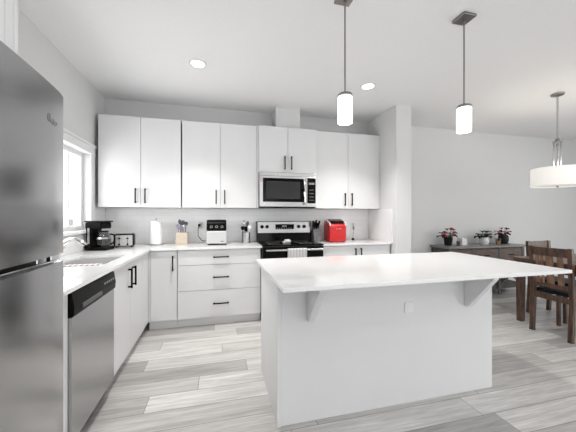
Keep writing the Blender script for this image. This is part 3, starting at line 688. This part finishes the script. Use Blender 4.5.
# ------------------------------------------------------------------ dining table and chairs
t = thing('dining_table', 'dark brown wooden dining table at the right edge', 'table', (4.35, 2.2, 0))
TX0, TX1, TY0, TY1 = 3.52, 5.25, 1.72, 2.685
part('tabletop', B().box(TX0, TX1, TY0, TY1, .742, .772, .004), brownh_m, t)
part('apron', B().box(TX0 + .03, TX0 + .05, TY0 + .10, TY1 - .10, .65, .741).box(TX1 - .05, TX1 - .03, TY0 + .1, TY1 - .1, .65, .741)
     .box(TX0 + .10, TX1 - .10, TY0 + .03, TY0 + .05, .65, .741).box(TX0 + .10, TX1 - .1, TY1 - .05, TY1 - .03, .65, .741), brown_m, t)
for x in (TX0 + .055, TX1 - .055):
    for y in (TY0 + .055, TY1 - .055):
        w = .037
        lg = bmesh.new(); bmesh.ops.create_cube(lg, size=1)
        for v in lg.verts:
            k = 1 if v.co.z > 0 else .80
            v.co.x *= 2 * w * k; v.co.y *= 2 * w * k; v.co.z = .741 if v.co.z > 0 else 0
        bmesh.ops.bevel(lg, geom=list(lg.edges), offset=.005, segments=2, profile=.5, affect='EDGES')
        bmesh.ops.translate(lg, vec=(x, y, 0), verts=lg.verts)
        part('leg', B().add(lg), brown_m, t)
def make_chair(label, loc, rz):
    t = thing('dining_chair', label, 'chair', loc, rz, 'dining chairs')
    W2 = .178
    for s in (-1, 1):
        x = s * W2
        pl = B().prism([(-.235, 0), (-.195, 0), (-.17, .44), (-.205, .94), (-.24, .94), (-.212, .44)], 'x', x - .02, x + .02, .003)
        part('leg', pl, brown_m, t, local=True)
        part('leg', B().prism([(.175, 0), (.205, 0), (.21, .43), (.17, .43)], 'x', x - .017, x + .017, .003), brown_m, t, local=True)
    part('seat_frame', B().box(-W2 + .021, W2 - .021, -.205, -.180, .375, .432, .002).box(-W2 + .021, W2 - .021, .18, .205, .375, .432, .002)
         .box(-W2 - .012, -W2 + .012, -.165, .168, .375, .432, .002).box(W2 - .012, W2 + .012, -.165, .168, .375, .432, .002), brown_m, t, local=True)
    part('seat', B().box(-W2 - .01, W2 + .01, -.168, .225, .434, .475, .014), seat_m, t, 'black padded seat', local=True)
    def yb(z): return -.1905 - (z - .44) * .065 
    rail = B(); n = 8
    top = [(W2 * -.89 + W2 * 1.78 * k / n) for k in range(n + 1)]
    pts = [(x, -.238 + .012 * ((x / W2) ** 2) - .006) for x in top] + [(x, -.216 + .012 * ((x / W2) ** 2) - .006) for x in reversed(top)]
    part('top_rail', rail.prism(pts, 'z', .845, .935), brown_m, t, local=True)
    part('lower_rail', B().box(-W2 + .021, W2 - .021, -.216, -.194, .51, .55, .003), brown_m, t, local=True)
    for x, w in ((-.118, .018), (-.074, .013), (-.003, .034), (.092, .026)):
        part('slat', B().prism([(-.211, .551), (-.199, .551), (-.222, .854), (-.234, .854)], 'x', x - w, x + w, .002), slat_m, t, local=True)
    return t
make_chair('nearest brown slat back chair tucked under the near end of the dining table', (3.64, 2.218, 0), -PI / 2)
make_chair('brown dining chair on the far side of the table, half hidden behind the nearer chair', (4.165, 2.62, 0), PI)

# ------------------------------------------------------------------ sideboard
t = thing('sideboard', 'weathered grey and brown wooden sideboard against the dining wall', 'sideboard', (4.17, 3.77, 0))
A0, A1, Y0, Y1 = 3.44, 4.95, 3.58, 3.955
part('top', B().box(A0 - .03, A1 + .03, Y0 - .03, Y1, .765, .795, .003), sbt_m, t)
part('frame', B().box(A0 + .002, A1 - .002, Y0 + .025, Y1 - .01, .50, .764), sbw_m, t)
for x0, x1 in ((A0, A0 + .055), (3.88, 3.92), (4.41, 4.45), (A1 - .055, A1)):
    part('leg', B().box(x0, x1, Y0, Y0 + .022, .0 if x0 < 3.6 or x0 > 4.4 else .5, .764, .002), dgrey_m, t, 'dark upright')
for x0 in (A0, 4.395, A1 - .055):
    part('leg', B().box(x0, x0 + .055, Y1 - .06, Y1 - .011, 0, .499, .002), sbw_m, t)
for a, b_ in ((A0 + .058, 3.877), (3.923, 4.407), (4.453, A1 - .058)):
    d = part('drawer', B().box(a, b_, Y0 + .004, Y0 + .0245, .53, .745, .003), sbd_m, t, 'brown wooden drawer front')
    part('handle', B().box((a + b_) / 2 - .05, (a + b_) / 2 + .05, Y0 - .012, Y0 + .003, .635, .648, .002), black_m, d)
part('shelf', B().box(A0 + .01, A1 - .01, Y0 + .025, Y1 - .061, .09, .16, .002), sbw_m, t)
def bar(x0, z0, x1, z1, y):
    w = .018; d = Vector((x1 - x0, z1 - z0)).normalized() * w; n = (-d.y, d.x)
    return [(x0 + n[0], z0 + n[1]), (x0 - n[0], z0 - n[1]), (x1 - n[0], z1 - n[1]), (x1 + n[0], z1 + n[1])]
part('brace', B().prism(bar(4.47, .17, A1 - .07, .48, 0), 'y', Y0 + .002, Y0 + .012).prism(bar(4.47, .48, A1 - .07, .17, 0), 'y', Y0 + .0125, Y0 + .0225)
     .prism(bar(A0 + .07, .17, 4.39, .48, 0), 'y', Y0 + .002, Y0 + .012), sbw_m, t)

# ------------------------------------------------------------------ sideboard plants
ST = .796
def leaf(b, base, d, L, w, droop=.3):
    d = Vector(d).normalized(); side = d.cross(Vector((0, 0, 1)))
    if side.length < .1: side = Vector((1, 0, 0))
    side.normalize(); t = bmesh.new(); rows = []
    for s, ww in ((0, .12), (.25, .75), (.5, 1), (.75, .7), (1, .05)):
        p = Vector(base) + d * L * s - Vector((0, 0, droop * L * s * s))
        rows.append([t.verts.new(p - side * w * ww / 2 + Vector((0, 0, .15 * w * ww))), t.verts.new(p), t.verts.new(p + side * w * ww / 2 + Vector((0, 0, .15 * w * ww)))])
    fs = []
    for a, c in zip(rows, rows[1:]):
        for k in (0, 1): fs.append(t.faces.new((a[k], a[k + 1], c[k + 1], c[k])))
    r = bmesh.ops.extrude_face_region(t, geom=fs)
    bmesh.ops.translate(t, vec=(0, 0, -.0012), verts=[v for v in r['geom'] if isinstance(v, bmesh.types.BMVert)])
    bmesh.ops.recalc_face_normals(t, faces=t.faces); b.add(t)
def plant(label, x, y, ph, pr, potm, n, L, w, lm, blooms, bm_, spread, up, shape=0):
    t = thing('potted_plant', label, 'plant', (x, y, ST), 0, 'plants on the sideboard')
    if shape: prof = [(0, 0), (pr * .8, 0), (pr * 1.05, ph * .35), (pr, ph * .8), (pr * .85, ph), (pr * .78, ph), (pr * .85, ph * .8), (0, ph * .78)]
    else: prof = [(0, 0), (pr * .75, 0), (pr, ph * .95), (pr * 1.04, ph), (pr * .92, ph), (pr * .9, ph * .9), (0, ph * .88)]
    part('pot', B().lathe(prof, (x, y, ST), 24), potm, t)
    part('soil', B().lathe([(0, 0), (pr * .78, 0), (pr * .78, .006), (0, .008)], (x, y, ST + ph * .885)), soil_m, t)
    f = B(); top = ST + ph * .9
    tips = []
    for k in range(n):
        a = 2.4 * k; lev = (k % 3) / 2                 # three tiers of leaves
        st = Vector((x + pr * .3 * math.cos(a), y + pr * .3 * math.sin(a), top)); h = spread * (1 - .45 * lev) * random.uniform(.7, 1.05)
        en = st + Vector((math.cos(a) * h, math.sin(a) * h * .5, spread * up * (.25 + .75 * lev)))
        f.tube([st, (st + en) / 2 + Vector((0, 0, .012)), en], .0025, 5)
        tips.append((en, a)); leaf(f, en - Vector((0, 0, .005)), (math.cos(a), .5 * math.sin(a), .25 + .5 * lev), L * random.uniform(.8, 1.1), w, .55)
        leaf(f, (st + en) / 2, (math.cos(a + 1.2), .5 * math.sin(a + 1.2), .5), L * .8, w * .9, .5)
    part('foliage', f, lm, t)
    if blooms:
        g = B()
        for k in range(blooms):
            en, a = tips[(k * 2) % len(tips)]
            for j in range(6):
                q = a + j * PI / 3; leaf(g, en + Vector((0, -.004, .008)), (math.cos(q), math.sin(q) * .5 - .2, .35 + .4 * math.sin(q)), L * .55, w * .8, .3)
        part('flower', g, bm_, t)
plant('red flowering plant in a dark pot at the left end of the sideboard', 3.615, 3.78, .13, .068, pot_m, 14, .08, .065, leaf_m, 8, redleaf_m, .12, 1.1)
plant('dark leafed plant in a round white pot on the sideboard', 4.36, 3.80, .115, .072, wpot_m, 14, .085, .09, leaf_m, 0, None, .075, 1.3, 1)
plant('smallest plant, in a little tan pot right of the white pot', 4.565, 3.72, .065, .038, tpot_m, 7, .03, .025, leaf_m, 1, mat('pale_bloom', (.5, .45, .4), .6), .04, 1.8)
plant('dark red leaved plant in a black urn at the right end of the sideboard', 4.775, 3.80, .15, .075, pot_m, 14, .07, .06, dredleaf_m, 4, dredleaf_m, .095, 1.2, 1)
x, y = 3.885, 3.78
t = thing('square_candle_holder', 'small white square candle holder between the plants', 'candle holder', (x, y, ST))
part('holder', B().box(x - .05, x + .05, y - .05, y + .05, ST, ST + .11, .006), wpot_m, t)
part('candle', B().lathe([(0, 0), (.03, 0), (.03, .006), (0, .007)], (x, y, ST + .1105)), paper_m, t)
x = 3.775
solo('tealight_glass', B().lathe([(0, 0), (.028, 0), (.032, .07), (.029, .07), (.026, .006), (0, .005)], (x, 3.74, ST), 20), carafe_m, 'small clear glass left of the white candle holder', 'glass', (x, 3.74, ST))
